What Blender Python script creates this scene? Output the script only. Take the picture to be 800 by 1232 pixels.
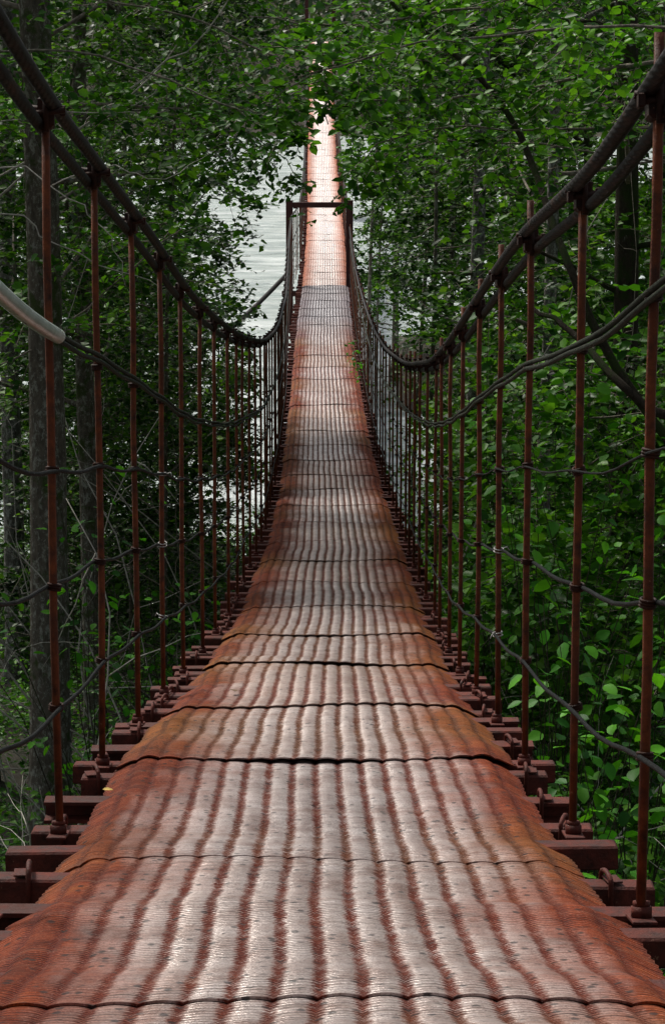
import bpy, math, random
import numpy as np
from mathutils import Vector
random.seed(7)
RNG = np.random.default_rng(11)
SC = bpy.context.scene
COL = SC.collection
for o in list(bpy.data.objects):
    bpy.data.objects.remove(o)

# ------------------------------------------------------------------ camera, sky, sun, exposure
F = 3160.0 / 1232.0                 # focal length in picture heights
TH = math.atan(516 / 3160.0)        # downward pitch
CAMZ = 6.2                          # height of the eye above the river
cd = bpy.data.cameras.new('camera')
cd.sensor_fit = 'VERTICAL'; cd.sensor_height = 36; cd.sensor_width = 24
cd.lens = 36 * F
cd.clip_start = 0.05; cd.clip_end = 3000
cd.dof.use_dof = False
cam = bpy.data.objects.new('camera', cd)
cam.location = (0, 0, CAMZ)
cam.rotation_euler = (math.pi / 2 - TH, 0, 0)
COL.objects.link(cam); SC.camera = cam

SUN_EL, SUN_AZ = math.radians(52), math.radians(-38)     # azimuth from +Y towards +X
w = bpy.data.worlds.new('World'); SC.world = w; w.use_nodes = True
nt = w.node_tree; nt.nodes.clear()
sky = nt.nodes.new('ShaderNodeTexSky'); sky.sky_type = 'NISHITA'; sky.sun_disc = False
sky.sun_elevation = SUN_EL; sky.sun_rotation = SUN_AZ
sky.air_density = 1.0; sky.dust_density = 4.0; sky.ozone_density = 1.0
hs = nt.nodes.new('ShaderNodeHueSaturation'); hs.inputs['Saturation'].default_value = 0.45
bg = nt.nodes.new('ShaderNodeBackground'); bg.inputs['Strength'].default_value = 0.085
wo = nt.nodes.new('ShaderNodeOutputWorld')
nt.links.new(sky.outputs[0], hs.inputs['Color']); nt.links.new(hs.outputs[0], bg.inputs[0]); nt.links.new(bg.outputs[0], wo.inputs[0])
sl = bpy.data.lights.new('sun', 'SUN'); sl.energy = 3.0; sl.angle = math.radians(10); sl.color = (1, 0.95, 0.87)
so = bpy.data.objects.new('sun', sl); COL.objects.link(so)
sd = Vector((math.sin(SUN_AZ) * math.cos(SUN_EL), math.cos(SUN_AZ) * math.cos(SUN_EL), math.sin(SUN_EL)))
so.rotation_euler = (-sd).to_track_quat('-Z', 'Y').to_euler()
SC.view_settings.view_transform = 'Standard'; SC.view_settings.look = 'None'
SC.view_settings.exposure = 0.62; SC.view_settings.gamma = 1.0

# ------------------------------------------------------------------ measuring: picture row/column and depth to a place
def at(px, py, D):
    tx, ty = (px - 400) / 3160.0, (616 - py) / 3160.0
    return Vector((D * tx, D * (math.cos(TH) + ty * math.sin(TH)), CAMZ + D * (ty * math.cos(TH) - math.sin(TH))))
def atg(px, Y, z=0.0):              # a column of the picture at ground distance Y
    return Vector(((px - 400) / 3160.0 * Y * 0.99, Y, z))

def smoothstep(a, b, x):
    t = np.clip((x - a) / (b - a), 0, 1); return t * t * (3 - 2 * t)
def hermite(xs, ys):
    xs = np.array(xs, float); ys = np.array(ys, float)
    m = np.gradient(ys, xs)
    def f(x):
        x = np.asarray(x, float)
        i = np.clip(np.searchsorted(xs, x) - 1, 0, len(xs) - 2)
        h = xs[i + 1] - xs[i]; t = (x - xs[i]) / h
        r = ((2 * t**3 - 3 * t**2 + 1) * ys[i] + (t**3 - 2 * t**2 + t) * h * m[i]
             + (-2 * t**3 + 3 * t**2) * ys[i + 1] + (t**3 - t**2) * h * m[i + 1])
        r = np.where(x < xs[0], ys[0] + (x - xs[0]) * m[0], r)
        return np.where(x > xs[-1], ys[-1] + (x - xs[-1]) * m[-1], r)
    return f
# sag line: depth, drop below the eye, picture column of the centre line
K = [(1.5, .60, 381), (3.0, 1.045, 381), (3.83, 1.21, 381), (4.56, 1.342, 382), (6.05, 1.555, 379), (7.57, 1.79, 385), (9.6, 2.12, 390), (11.28, 2.36, 396),
     (13.07, 2.59, 400), (14.45, 2.745, 399), (17.75, 3.09, 402), (20.7, 3.34, 399.5), (23.2, 3.53, 397.5), (25.7, 3.68, 396),
     (28.5, 3.80, 394), (32, 3.91, 393), (36, 3.95, 391.5), (42, 3.95, 390.5), (51.4, 3.92, 391.5), (61.2, 3.72, 391.5),
     (70, 3.30, 390.5), (83.4, 2.33, 387.5), (92, 1.45, 387), (110, -.6, 386), (125, -2.4, 385)]
PT = [at(c, 100 + h * 3160 / d, d) for d, h, c in K]
bz = hermite([p.y for p in PT], [p.z for p in PT])
bx = hermite([p.y for p in PT], [p.x for p in PT])
def d2y(D):
    return float(np.interp(D, [k[0] for k in K], [p.y for p in PT]))
Y_NEAR, Y_END = -2.5, 122.0
def bzf(y):
    y = np.asarray(y, float)
    return np.where(y < 2.0, bz(2.0) + (2.0 - y) * 0.18, bz(y))
def bxf(y):
    y = np.asarray(y, float)
    return np.where(y < 3.0, bx(3.0), bx(y))

# ------------------------------------------------------------------ object helpers
def tag(o, label=None, cat=None, group=None, kind=None):
    if label: o['label'] = label
    if cat: o['category'] = cat
    if group: o['group'] = group
    if kind: o['kind'] = kind
    return o
def empty(name, loc=(0, 0, 0), label=None, cat=None, group=None):
    o = bpy.data.objects.new(name, None); o.empty_display_size = 0.2
    COL.objects.link(o); o.location = loc
    return tag(o, label, cat, group)
def link(name, me, parent=None, loc=(0, 0, 0), rot=(0, 0, 0)):
    o = bpy.data.objects.new(name, me); COL.objects.link(o)
    if parent is not None: o.parent = parent
    o.location = loc; o.rotation_euler = rot
    return o
def mesh_np(name, V, Fq, mats, smooth=True, uv=None, midx=None):
    """V (n,3); Fq (m,3|4) int"""
    me = bpy.data.meshes.new(name)
    V = np.asarray(V, np.float32); Fq = np.asarray(Fq, np.int32)
    k = Fq.shape[1]; m = len(Fq)
    me.vertices.add(len(V)); me.vertices.foreach_set('co', V.ravel())
    me.loops.add(m * k); me.loops.foreach_set('vertex_index', Fq.ravel())
    me.polygons.add(m)
    me.polygons.foreach_set('loop_start', np.arange(0, m * k, k, dtype=np.int32))
    me.polygons.foreach_set('loop_total', np.full(m, k, np.int32))
    if smooth: me.polygons.foreach_set('use_smooth', np.ones(m, bool))
    if midx is not None: me.polygons.foreach_set('material_index', np.asarray(midx, np.int32))
    for mt in mats: me.materials.append(mt)
    if uv is not None:
        l = me.uv_layers.new(name='UVMap'); l.data.foreach_set('uv', np.asarray(uv, np.float32)[Fq.ravel()].ravel())
    me.update(calc_edges=True); me.validate()
    return me
class MB:
    """collects boxes and tubes into one mesh"""
    def __init__(s): s.V = []; s.F = []; s.U = []; s.n = 0; s.S = []
    def add(s, V, Fq, uv=None, smooth=False):
        V = np.asarray(V, float); Fq = np.asarray(Fq, int)
        if Fq.shape[1] == 3: Fq = np.hstack([Fq, Fq[:, 2:3]])
        s.V.append(V); s.F.append(Fq + s.n); s.n += len(V)
        s.U.append(np.zeros((len(V), 2)) if uv is None else uv)
        s.S += [smooth] * len(Fq)
        return s
    def box(s, c, sz, bev=0.0, rz=0.0):
        a, b, d = [x / 2 for x in sz]
        e = min(bev, a * .9, b * .9, d * .9)
        if e <= 0:
            V = np.array([[x, y, z] for x in (-a, a) for y in (-b, b) for z in (-d, d)])
            Fq = [[0, 1, 3, 2], [4, 6, 7, 5], [0, 4, 5, 1], [2, 3, 7, 6], [0, 2, 6, 4], [1, 5, 7, 3]]
        else:
            ring = lambda z, i: [[-a + i, -b + i + 0, z], [a - i, -b + i, z], [a - i, b - i, z], [-a + i, b - i, z]]
            V = np.array(ring(-d, e) + ring(-d + e, 0) + ring(d - e, 0) + ring(d, e))
            Fq = [[3, 2, 1, 0], [12, 13, 14, 15]]
            for r in range(3):
                for j in range(4):
                    k = (j + 1) % 4
                    Fq.append([r * 4 + j, r * 4 + k, r * 4 + 4 + k, r * 4 + 4 + j])
        if rz:
            cs, sn = math.cos(rz), math.sin(rz)
            V = np.stack([V[:, 0] * cs - V[:, 1] * sn, V[:, 0] * sn + V[:, 1] * cs, V[:, 2]], 1)
        return s.add(V + np.array(c), Fq)
    def tube(s, P, r, n=8, cap=True):
        V, Fq, uv = tube_arrays(P, r, n, cap); return s.add(V, Fq, uv, True)
    def mesh(s, name, mats):
        V = np.vstack(s.V); Fq = np.vstack(s.F); uv = np.vstack(s.U)
        me = bpy.data.meshes.new(name)
        faces = [tuple(dict.fromkeys(f)) for f in Fq.tolist()]
        me.from_pydata(V.tolist(), [], faces)
        me.polygons.foreach_set('use_smooth', np.array(s.S, bool))
        l = me.uv_layers.new(name='UVMap')
        li = np.empty(len(me.loops), np.int32); me.loops.foreach_get('vertex_index', li)
        l.data.foreach_set('uv', uv[li].astype(np.float32).ravel())
        for m in mats: me.materials.append(m)
        me.update()
        return me
def tube_arrays(P, r, n=8, cap=True):
    P = np.asarray(P, float); m = len(P)
    r = np.broadcast_to(np.asarray(r, float), (m,))
    T = np.gradient(P, axis=0); T /= np.linalg.norm(T, axis=1)[:, None] + 1e-12
    up = np.array([0, 0, 1.0]) if abs(T[:, 2]).mean() < .8 else np.array([1.0, 0, 0])
    A = np.cross(T, up); A /= np.linalg.norm(A, axis=1)[:, None] + 1e-12
    B = np.cross(A, T)
    a = np.arange(n) / n * 2 * math.pi
    V = P[:, None] + r[:, None, None] * (np.cos(a)[None, :, None] * A[:, None] + np.sin(a)[None, :, None] * B[:, None])
    V = V.reshape(-1, 3)
    L = np.concatenate([[0], np.cumsum(np.linalg.norm(np.diff(P, axis=0), axis=1))])
    uv = np.stack([np.tile(a / (2 * math.pi), m), np.repeat(L, n)], 1)
    i = np.arange(m - 1)[:, None] * n; j = np.arange(n)[None]; k = (j + 1) % n
    Fq = np.stack([i + j, i + k, i + n + k, i + n + j], -1).reshape(-1, 4)
    if cap:
        V = np.vstack([V, P[:1], P[-1:]]); uv = np.vstack([uv, [[0, 0], [0, L[-1]]]])
        c0, c1 = m * n, m * n + 1; j = np.arange(n); k = (j + 1) % n
        f0 = np.stack([np.full(n, c0), k, j, j], 1); f1 = np.stack([np.full(n, c1), (m - 1) * n + j, (m - 1) * n + k, (m - 1) * n + k], 1)
        Fq = np.vstack([Fq, f0, f1])
    return V, Fq, uv
def tube_obj(name, P, r, mat, parent=None, n=8):
    mb = MB().tube(P, r, n); return link(name, mb.mesh(name, [mat]), parent)
def npnoise(x, y, seed=0):
    r = np.random.default_rng(seed); s = 0
    for k in range(6):
        a = r.uniform(0, 2 * math.pi); f = 2 ** (k * .7)
        s = s + np.sin((x * math.cos(a) + y * math.sin(a)) * f + r.uniform(0, 6)) / f ** .8
    return s / 3

# ------------------------------------------------------------------ materials
def M(name):
    m = bpy.data.materials.new(name); m.use_nodes = True
    t = m.node_tree; b = t.nodes['Principled BSDF']
    return m, t, b
def N(t, typ, **kw):
    n = t.nodes.new(typ)
    for k, v in kw.items():
        if k.startswith('i_'): n.inputs[k[2:].replace('_', ' ')].default_value = v
        else: setattr(n, k, v)
    return n
def math_(t, op, a, b=None, c=None, clamp=False):
    n = t.nodes.new('ShaderNodeMath'); n.operation = op; n.use_clamp = clamp
    for i, v in enumerate((a, b, c)):
        if v is None: continue
        if isinstance(v, (int, float)): n.inputs[i].default_value = v
        else: t.links.new(v, n.inputs[i])
    return n.outputs[0]
def mix(t, f, a, b, mode='MIX'):
    n = t.nodes.new('ShaderNodeMix'); n.data_type = 'RGBA'; n.blend_type = mode
    for s, v in ((n.inputs[0], f), (n.inputs[6], a), (n.inputs[7], b)):
        if isinstance(v, (int, float)): s.default_value = v
        elif isinstance(v, tuple): s.default_value = (*v[:3], 1)
        else: t.links.new(v, s)
    return n.outputs[2]
def ramp(t, f, stops):
    n = t.nodes.new('ShaderNodeValToRGB'); e = n.color_ramp.elements
    while len(e) < len(stops): e.new(0.5)
    for x, (p, c) in zip(e, stops):
        x.position = p; x.color = (*c, 1) if isinstance(c, tuple) else (c, c, c, 1)
    t.links.new(f, n.inputs[0]); return n.outputs[0]
def noise(t, vec, scale, detail=4, rough=.55, dist=0.0):
    n = N(t, 'ShaderNodeTexNoise'); n.inputs['Scale'].default_value = scale; n.inputs['Detail'].default_value = detail
    n.inputs['Roughness'].default_value = rough; n.inputs['Distortion'].default_value = dist
    if vec is not None: t.links.new(vec, n.inputs['Vector'])
    return n.outputs[0]
def mapping(t, vec, scale=(1, 1, 1), loc=None):
    n = t.nodes.new('ShaderNodeVectorMath'); n.operation = 'MULTIPLY'; n.inputs[1].default_value = scale
    t.links.new(vec, n.inputs[0]); return n.outputs[0]
def bump(t, b, h, strength=.5, dist=.01, prev=None):
    n = t.nodes.new('ShaderNodeBump'); n.inputs['Strength'].default_value = strength; n.inputs['Distance'].default_value = dist
    t.links.new(h, n.inputs['Height'])
    if prev is not None: t.links.new(prev, n.inputs['Normal'])
    t.links.new(n.outputs[0], b.inputs['Normal']); return n.outputs[0]

NEW_LIT_Y = d2y(51.0) + .05
def deck_material():
    m, t, b = M('worn_painted_ribbed_steel')
    uvn = N(t, 'ShaderNodeUVMap'); uv = uvn.outputs[0]
    sp = N(t, 'ShaderNodeSeparateXYZ'); t.links.new(uv, sp.inputs[0]); u, v = sp.outputs[0], sp.outputs[1]
    geo = N(t, 'ShaderNodeNewGeometry'); pos = geo.outputs['Position']
    oi = N(t, 'ShaderNodeObjectInfo')
    # valley mask, 18 ribs across
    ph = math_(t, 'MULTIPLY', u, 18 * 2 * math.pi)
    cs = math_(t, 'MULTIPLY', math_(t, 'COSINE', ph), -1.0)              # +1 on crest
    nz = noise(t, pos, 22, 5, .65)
    nf = noise(t, pos, 160, 3, .7)
    # ragged little teeth along the valley edges, one per crimp
    tooth = math_(t, 'SINE', math_(t, 'MULTIPLY', v, 2 * math.pi / .0125))
    val = math_(t, 'ADD', cs, math_(t, 'MULTIPLY', math_(t, 'SUBTRACT', nz, .5), 1.5))
    val = math_(t, 'ADD', val, math_(t, 'MULTIPLY', math_(t, 'SUBTRACT', nf, .5), 1.8))
    val = math_(t, 'ADD', val, math_(t, 'MULTIPLY', tooth, .2))
    # walked middle strip
    cx = math_(t, 'ABSOLUTE', math_(t, 'SUBTRACT', u, .5))
    n1 = noise(t, mapping(t, pos, (3.0, .8, 1)), 1.6, 5, .6)
    edge = math_(t, 'ADD', math_(t, 'MULTIPLY', cx, 2.0), math_(t, 'MULTIPLY', math_(t, 'SUBTRACT', n1, .5), .75))
    wear = ramp(t, edge, [(.34, 1.0), (.56, .6), (.80, .0)])
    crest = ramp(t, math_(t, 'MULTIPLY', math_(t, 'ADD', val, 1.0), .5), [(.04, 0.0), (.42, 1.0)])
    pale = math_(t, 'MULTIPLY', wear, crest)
    big = noise(t, pos, .7, 3, .5)
    rust = ramp(t, noise(t, pos, 9, 6, .7, .4), [(.25, (.05, .009, .004)), (.45, (.18, .034, .011)), (.6, (.27, .055, .018)), (.8, (.36, .11, .025))])
    rust2 = mix(t, ramp(t, big, [(.45, 0.0), (.65, .55)]), rust, (.30, .13, .025), 'MIX')
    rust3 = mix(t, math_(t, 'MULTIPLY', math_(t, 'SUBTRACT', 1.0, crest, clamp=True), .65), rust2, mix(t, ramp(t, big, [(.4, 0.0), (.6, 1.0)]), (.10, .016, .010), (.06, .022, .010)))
    paint = ramp(t, noise(t, mapping(t, pos, (1, .5, 1)), 14, 5, .65), [(.28, (.20, .12, .10)), (.42, (.40, .32, .30)), (.55, (.56, .50, .48)), (.75, (.70, .65, .64))])
    paint = mix(t, ramp(t, oi.outputs['Random'], [(0.0, .5), (1.0, 0.0)]), paint, (.36, .19, .10))
    col = mix(t, pale, rust3, paint)
    grit = noise(t, mapping(t, pos, (1.0, .6, 1)), 330, 3, .8)
    col = mix(t, ramp(t, grit, [(.36, .75), (.52, 0.0)]), col, mix(t, 1.0, col, (.30, .20, .17), 'MULTIPLY'))
    col = mix(t, ramp(t, grit, [(.60, 0.0), (.72, .4)]), col, (.62, .50, .44))
    # fine cross lines hold dirt
    line = ramp(t, math_(t, 'MULTIPLY', math_(t, 'ADD', tooth, 1.0), .5), [(.15, .0), (.6, 1.0)])
    ln = noise(t, mapping(t, uv, (6, 60, 1)), 1.0, 4, .7)
    dirt = math_(t, 'MULTIPLY', math_(t, 'SUBTRACT', 1.0, line), ramp(t, ln, [(.35, .25), (.62, .95)]))
    col = mix(t, dirt, col, mix(t, 1.0, col, (.22, .16, .14), 'MULTIPLY'))
    # bands where the crimps bunch
    band = ramp(t, noise(t, mapping(t, uv, (1.2, 26, 1)), 1.0, 3, .6), [(.55, 0.0), (.75, .5)])
    col = mix(t, band, col, (.16, .085, .06))
    # drip specks and pits
    vo = N(t, 'ShaderNodeTexVoronoi'); vo.voronoi_dimensions = '2D'; vo.inputs['Scale'].default_value = 30; t.links.new(mapping(t, pos, (1, .62, 1)), vo.inputs['Vector'])
    pits = math_(t, 'MULTIPLY', ramp(t, vo.outputs['Distance'], [(.11, 1.0), (.19, 0.0)]), ramp(t, noise(t, pos, 24, 2), [(.47, 0.0), (.53, 1.0)]))
    col = mix(t, math_(t, 'MULTIPLY', pits, .85), col, (.03, .02, .018))
    # sheets beyond the portal: newer orange primer, with open-river sunlight painted in paler
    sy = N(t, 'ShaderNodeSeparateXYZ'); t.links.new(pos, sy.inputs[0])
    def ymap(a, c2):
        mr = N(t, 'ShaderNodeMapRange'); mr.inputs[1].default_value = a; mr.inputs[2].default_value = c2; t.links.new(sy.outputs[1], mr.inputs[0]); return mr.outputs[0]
    new = math_(t, 'MULTIPLY', math_(t, 'ADD', math_(t, 'GREATER_THAN', sy.outputs[1], NEW_LIT_Y), math_(t, 'MULTIPLY', ymap(NEW_LIT_Y, NEW_LIT_Y + 14), 1.0)), .5)
    greyb = math_(t, 'MULTIPLY', ymap(NEW_LIT_Y - 12, NEW_LIT_Y - 7), math_(t, 'LESS_THAN', sy.outputs[1], NEW_LIT_Y))
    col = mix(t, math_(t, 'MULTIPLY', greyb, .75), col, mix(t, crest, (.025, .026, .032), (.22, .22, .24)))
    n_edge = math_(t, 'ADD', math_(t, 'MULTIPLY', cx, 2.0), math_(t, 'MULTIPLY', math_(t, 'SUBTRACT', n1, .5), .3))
    new_lit_col = mix(t, ramp(t, n_edge, [(.35, 1.0), (.98, 0.0)]), (.42, .15, .085), (.74, .66, .62))
    new_lit_col = mix(t, math_(t, 'MULTIPLY', math_(t, 'SUBTRACT', 1.0, crest, clamp=True), .45), new_lit_col, (.40, .14, .09))
    col = mix(t, new, col, new_lit_col)
    t.links.new(col, b.inputs['Base Color'])
    ro = ramp(t, pale, [(0.0, .75), (1.0, .36)])
    t.links.new(ro, b.inputs['Roughness'])
    t.links.new(math_(t, 'MULTIPLY', pale, .25), b.inputs['Metallic'])
    t.links.new(ramp(t, pale, [(0.0, .10), (.5, .25), (1.0, .9)]), b.inputs['Specular IOR Level'])
    h = math_(t, 'MULTIPLY', tooth, math_(t, 'ADD', math_(t, 'MULTIPLY', ln, 1.6), .15))
    p = bump(t, b, h, .7, .0025)
    p = bump(t, b, nz, .55, .004, p)
    p = bump(t, b, math_(t, 'ADD', nf, math_(t, 'MULTIPLY', band, -1.2)), .5, .0016, p)
    return m
def rust_material(name, dark=1.0, hue=(.21, .062, .024)):
    m, t, b = M(name)
    pos = N(t, 'ShaderNodeNewGeometry').outputs['Position']
    a = noise(t, pos, 30, 6, .7); c = noise(t, pos, 6, 4, .6)
    d = dark
    col = ramp(t, a, [(.28, (.035 * d, .014 * d, .010 * d)), (.5, tuple(x * d * .75 for x in hue)), (.75, tuple(min(1, x * d * 1.45) for x in hue))])
    col = mix(t, ramp(t, c, [(.5, 0.0), (.7, .75)]), col, (.075 * d, .024 * d, .014 * d))
    flake = ramp(t, noise(t, pos, 90, 3, .6), [(.69, 0.0), (.73, .55)])
    col = mix(t, flake, col, (.30, .17, .10))
    t.links.new(col, b.inputs['Base Color'])
    t.links.new(ramp(t, a, [(.3, .5), (.7, .85)]), b.inputs['Roughness'])
    b.inputs['Specular IOR Level'].default_value = .2
    bump(t, b, noise(t, pos, 120, 4, .7), .7, .003)
    return m
def cable_material():
    m, t, b = M('greased_steel_cable')
    uv = N(t, 'ShaderNodeUVMap').outputs[0]
    sp = N(t, 'ShaderNodeSeparateXYZ'); t.links.new(uv, sp.inputs[0])
    s = math_(t, 'SINE', math_(t, 'ADD', math_(t, 'MULTIPLY', sp.outputs[0], 12 * math.pi), math_(t, 'MULTIPLY', sp.outputs[1], 2 * math.pi / .05)))
    pos = N(t, 'ShaderNodeNewGeometry').outputs['Position']
    a = noise(t, pos, 9, 5, .65)
    col = ramp(t, a, [(.38, (.004, .003, .0025)), (.55, (.009, .006, .005)), (.68, (.05, .02, .010)), (.8, (.05, .05, .03))])
    col = mix(t, ramp(t, s, [(0.0, .35), (.5, 0.0)]), col, (.004, .003, .003))
    t.links.new(col, b.inputs['Base Color']); b.inputs['Roughness'].default_value = .62; b.inputs['Specular IOR Level'].default_value = .12
    p = bump(t, b, s, .22, .003); bump(t, b, noise(t, pos, 80, 3), .5, .003, p)
    return m
def simple(name, c, r=.5, met=0.0, bs=0, bsc=60, var=.25, spec=.3):
    m, t, b = M(name)
    pos = N(t, 'ShaderNodeNewGeometry').outputs['Position']
    a = noise(t, pos, bsc * .3, 5, .6)
    lo = tuple(x * (1 - var) for x in c); hi = tuple(min(1, x * (1 + var)) for x in c)
    t.links.new(ramp(t, a, [(.35, lo), (.65, hi)]), b.inputs['Base Color'])
    b.inputs['Roughness'].default_value = r; b.inputs['Metallic'].default_value = met
    b.inputs['Specular IOR Level'].default_value = spec
    if bs: bump(t, b, noise(t, pos, bsc, 4), bs, .01)
    return m
def leaf_material(name, stops, trans=.35):
    m, t, b = M(name)
    g = N(t, 'ShaderNodeNewGeometry')
    col = ramp(t, g.outputs['Random Per Island'], stops)
    col = mix(t, ramp(t, noise(t, g.outputs['Position'], .9, 3, .6), [(.35, .0), (.7, .55)]), col, stops[0][1])
    t.links.new(col, b.inputs['Base Color'])
    b.inputs['Roughness'].default_value = .42; b.inputs['Specular IOR Level'].default_value = .14
    tr = N(t, 'ShaderNodeBsdfTranslucent')
    t.links.new(mix(t, 1.0, col, (1.3, 1.35, .55), 'MULTIPLY'), tr.inputs[0])
    mx = N(t, 'ShaderNodeMixShader'); mx.inputs[0].default_value = trans
    t.links.new(b.outputs[0], mx.inputs[1]); t.links.new(tr.outputs[0], mx.inputs[2])
    t.links.new(mx.outputs[0], t.nodes['Material Output'].inputs[0])
    return m
def bark_material(name, base=(.15, .13, .10), lichen=(.36, .37, .31), moss=(.05, .08, .02), lich=.52, mo=.54):
    m, t, b = M(name)
    pos = N(t, 'ShaderNodeNewGeometry').outputs['Position']
    st = mapping(t, pos, (1, 1, .35))
    a = noise(t, st, 34, 8, .78, .5)
    col = ramp(t, a, [(.3, tuple(x * .35 for x in base)), (.55, base), (.8, tuple(x * 1.5 for x in base))])
    l = noise(t, mapping(t, pos, (1, 1, .6)), 26, 8, .82, .3)
    col = mix(t, ramp(t, l, [(lich, 0.0), (lich + .05, .85)]), col, lichen)
    k = noise(t, pos, 4.5, 5, .7)
    col = mix(t, ramp(t, k, [(mo, 0.0), (mo + .08, .9)]), col, moss)
    t.links.new(col, b.inputs['Base Color']); b.inputs['Roughness'].default_value = .95; b.inputs['Specular IOR Level'].default_value = .1
    p = bump(t, b, a, 1.0, .03); bump(t, b, l, .8, .01, p)
    return m
def water_material():
    m, t, b = M('milky_rapid_river_water')
    pos = N(t, 'ShaderNodeNewGeometry').outputs['Position']
    fo = noise(t, mapping(t, pos, (.28, .8, 1)), 1.0, 8, .68, .6)
    col = ramp(t, fo, [(.34, (.20, .25, .23)), (.5, (.40, .46, .43)), (.66, (.68, .72, .70))])
    t.links.new(col, b.inputs['Base Color'])
    b.inputs['Roughness'].default_value = .22; b.inputs['IOR'].default_value = 1.33
    p = bump(t, b, noise(t, mapping(t, pos, (.5, 1.2, 1)), 1.6, 7, .62, .3), .9, .25)
    bump(t, b, fo, .8, .3, p)
    return m
def ground_material():
    m, t, b = M('forest_floor_soil')
    pos = N(t, 'ShaderNodeNewGeometry').outputs['Position']
    a = noise(t, pos, 2.0, 8, .7)
    col = ramp(t, a, [(.3, (.018, .014, .009)), (.5, (.045, .034, .02)), (.66, (.03, .045, .014)), (.8, (.09, .075, .05))])
    t.links.new(col, b.inputs['Base Color']); b.inputs['Roughness'].default_value = .95
    bump(t, b, noise(t, pos, 12, 8, .75), 1.0, .08)
    return m
MAT = dict(
    deck=deck_material(), rod=rust_material('rusty_hanger_rod', .6, (.24, .065, .022)), beam=rust_material('oxide_painted_channel', .55, (.20, .042, .026)),
    clamp=rust_material('dark_rusty_clamp', .17), gate=rust_material('brown_painted_gate_steel', .3, (.17, .05, .04)), cable=cable_material(),
    wire=simple('weathered_wire_rope', (.022, .026, .018), .6, 0, .6, 200, .45, .06), blackwire=simple('dark_wire_rope', (.007, .008, .008), .6, 0, .6, 200, .4, .06),
    sleeve=simple('pale_green_plastic_sleeve', (.40, .46, .42), .25, 0, .15, 30, .18), tie=simple('bright_tie_wire', (.30, .30, .28), .5, 0, 0, 60, .2),
    water=water_material(), ground=ground_material(), stone=simple('river_boulder_stone', (.16, .15, .13), .9, 0, 1.0, 9, .5),
    concrete=simple('weathered_pier_concrete', (.30, .29, .27), .9, 0, .6, 12, .25),
    bark=bark_material('mossy_lichen_bark'), bark_pale=bark_material('pale_blotched_alder_bark', (.17, .16, .14), (.50, .50, .46), (.045, .06, .025), .50, .58),
    bark_dark=bark_material('dark_wet_bark', (.055, .045, .032), (.20, .22, .17), (.035, .055, .016), .60, .48),
    twig=simple('grey_twig_bark', (.15, .13, .10), .8, 0, .4, 120, .5), twig_pale=simple('pale_dry_twig_bark', (.34, .32, .27), .8, 0, .4, 120, .35),
    leafA=leaf_material('small_beech_leaves', [(0.0, (.008, .030, .004)), (.5, (.030, .10, .008)), (.8, (.075, .20, .014)), (1.0, (.18, .36, .04))]),
    leafB=leaf_material('dark_shaded_leaves', [(0.0, (.006, .022, .005)), (.6, (.022, .075, .008)), (1.0, (.09, .22, .02))]),
    leafC=leaf_material('broad_hazel_leaves', [(0.0, (.014, .06, .006)), (.5, (.05, .17, .010)), (1.0, (.16, .38, .03))]),
    far=leaf_material('distant_forest_foliage', [(0.0, (.02, .04, .02)), (.5, (.04, .075, .03)), (1.0, (.09, .14, .05))], .2),
)

# ------------------------------------------------------------------ terrain, river
WATER_Z = 0.0
def ground_z(x, y):
    x = np.asarray(x, float); y = np.asarray(y, float)
    prof = np.interp(y, [-60, -6, 0, 10, 20, 29, 33, 37, 45, 60, 250, 300, 330, 420, 700], [8, 3.4, 2.9, 1.9, 1.05, .55, .15, -.7, -2.2, -3, -3, -1.0, 1.5, 26, 70])
    side = np.clip(np.abs(x) - 3.5, 0, 40) * .10 * smoothstep(40, 20, y) * np.where(y > 60, 0, 1)
    spit = 3.6 * smoothstep(47, 51, y) * smoothstep(66, 60, y) * smoothstep(.6, 1.6, x) * smoothstep(60, 40, x)
    n = spit + npnoise(x * .9, y * .9, 3) * .22 + npnoise(x * .15, y * .15, 4) * .5 * smoothstep(3, 12, np.abs(x) + y * .02)
    return prof + side + n
def grid(xs, ys, zf):
    X, Y = np.meshgrid(xs, ys); V = np.stack([X, Y, zf(X, Y)], -1).reshape(-1, 3)
    nx, ny = len(xs), len(ys)
    i = (np.arange(ny - 1)[:, None] * nx + np.arange(nx - 1)[None]).ravel()
    return V, np.stack([i, i + 1, i + nx + 1, i + nx], 1)
xs = np.concatenate([np.linspace(-700, -30, 30), np.linspace(-28, 28, 113), np.linspace(30, 700, 30)])
ys = np.concatenate([np.linspace(-120, -10, 12), np.linspace(-8, 70, 130), np.linspace(74, 240, 18), np.linspace(250, 900, 60)])
V, Fq = grid(xs, ys, ground_z)
tag(link('ground', mesh_np('ground', V, Fq, [MAT['ground']])), kind='structure')
def wz(x, y): return WATER_Z + .05 * npnoise(x * .8, y * 1.8, 8) + .03 * npnoise(x * 2, y * 4, 9)
V, Fq = grid(np.concatenate([np.linspace(-650, -22, 40), np.linspace(-20, 20, 80), np.linspace(22, 650, 40)]), np.concatenate([np.linspace(30, 120, 160), np.linspace(122, 345, 120)]), wz)
tag(link('river', mesh_np('river', V, Fq, [MAT['water']])), kind='structure')

# ------------------------------------------------------------------ the bridge
BR = empty('footbridge', (0, 0, 0), 'long rusty suspension footbridge with ribbed steel deck and rod railings over the river', 'bridge')
HX = 0.487            # rods stand this far from the centre line
DW = 0.455            # half width of the deck
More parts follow.
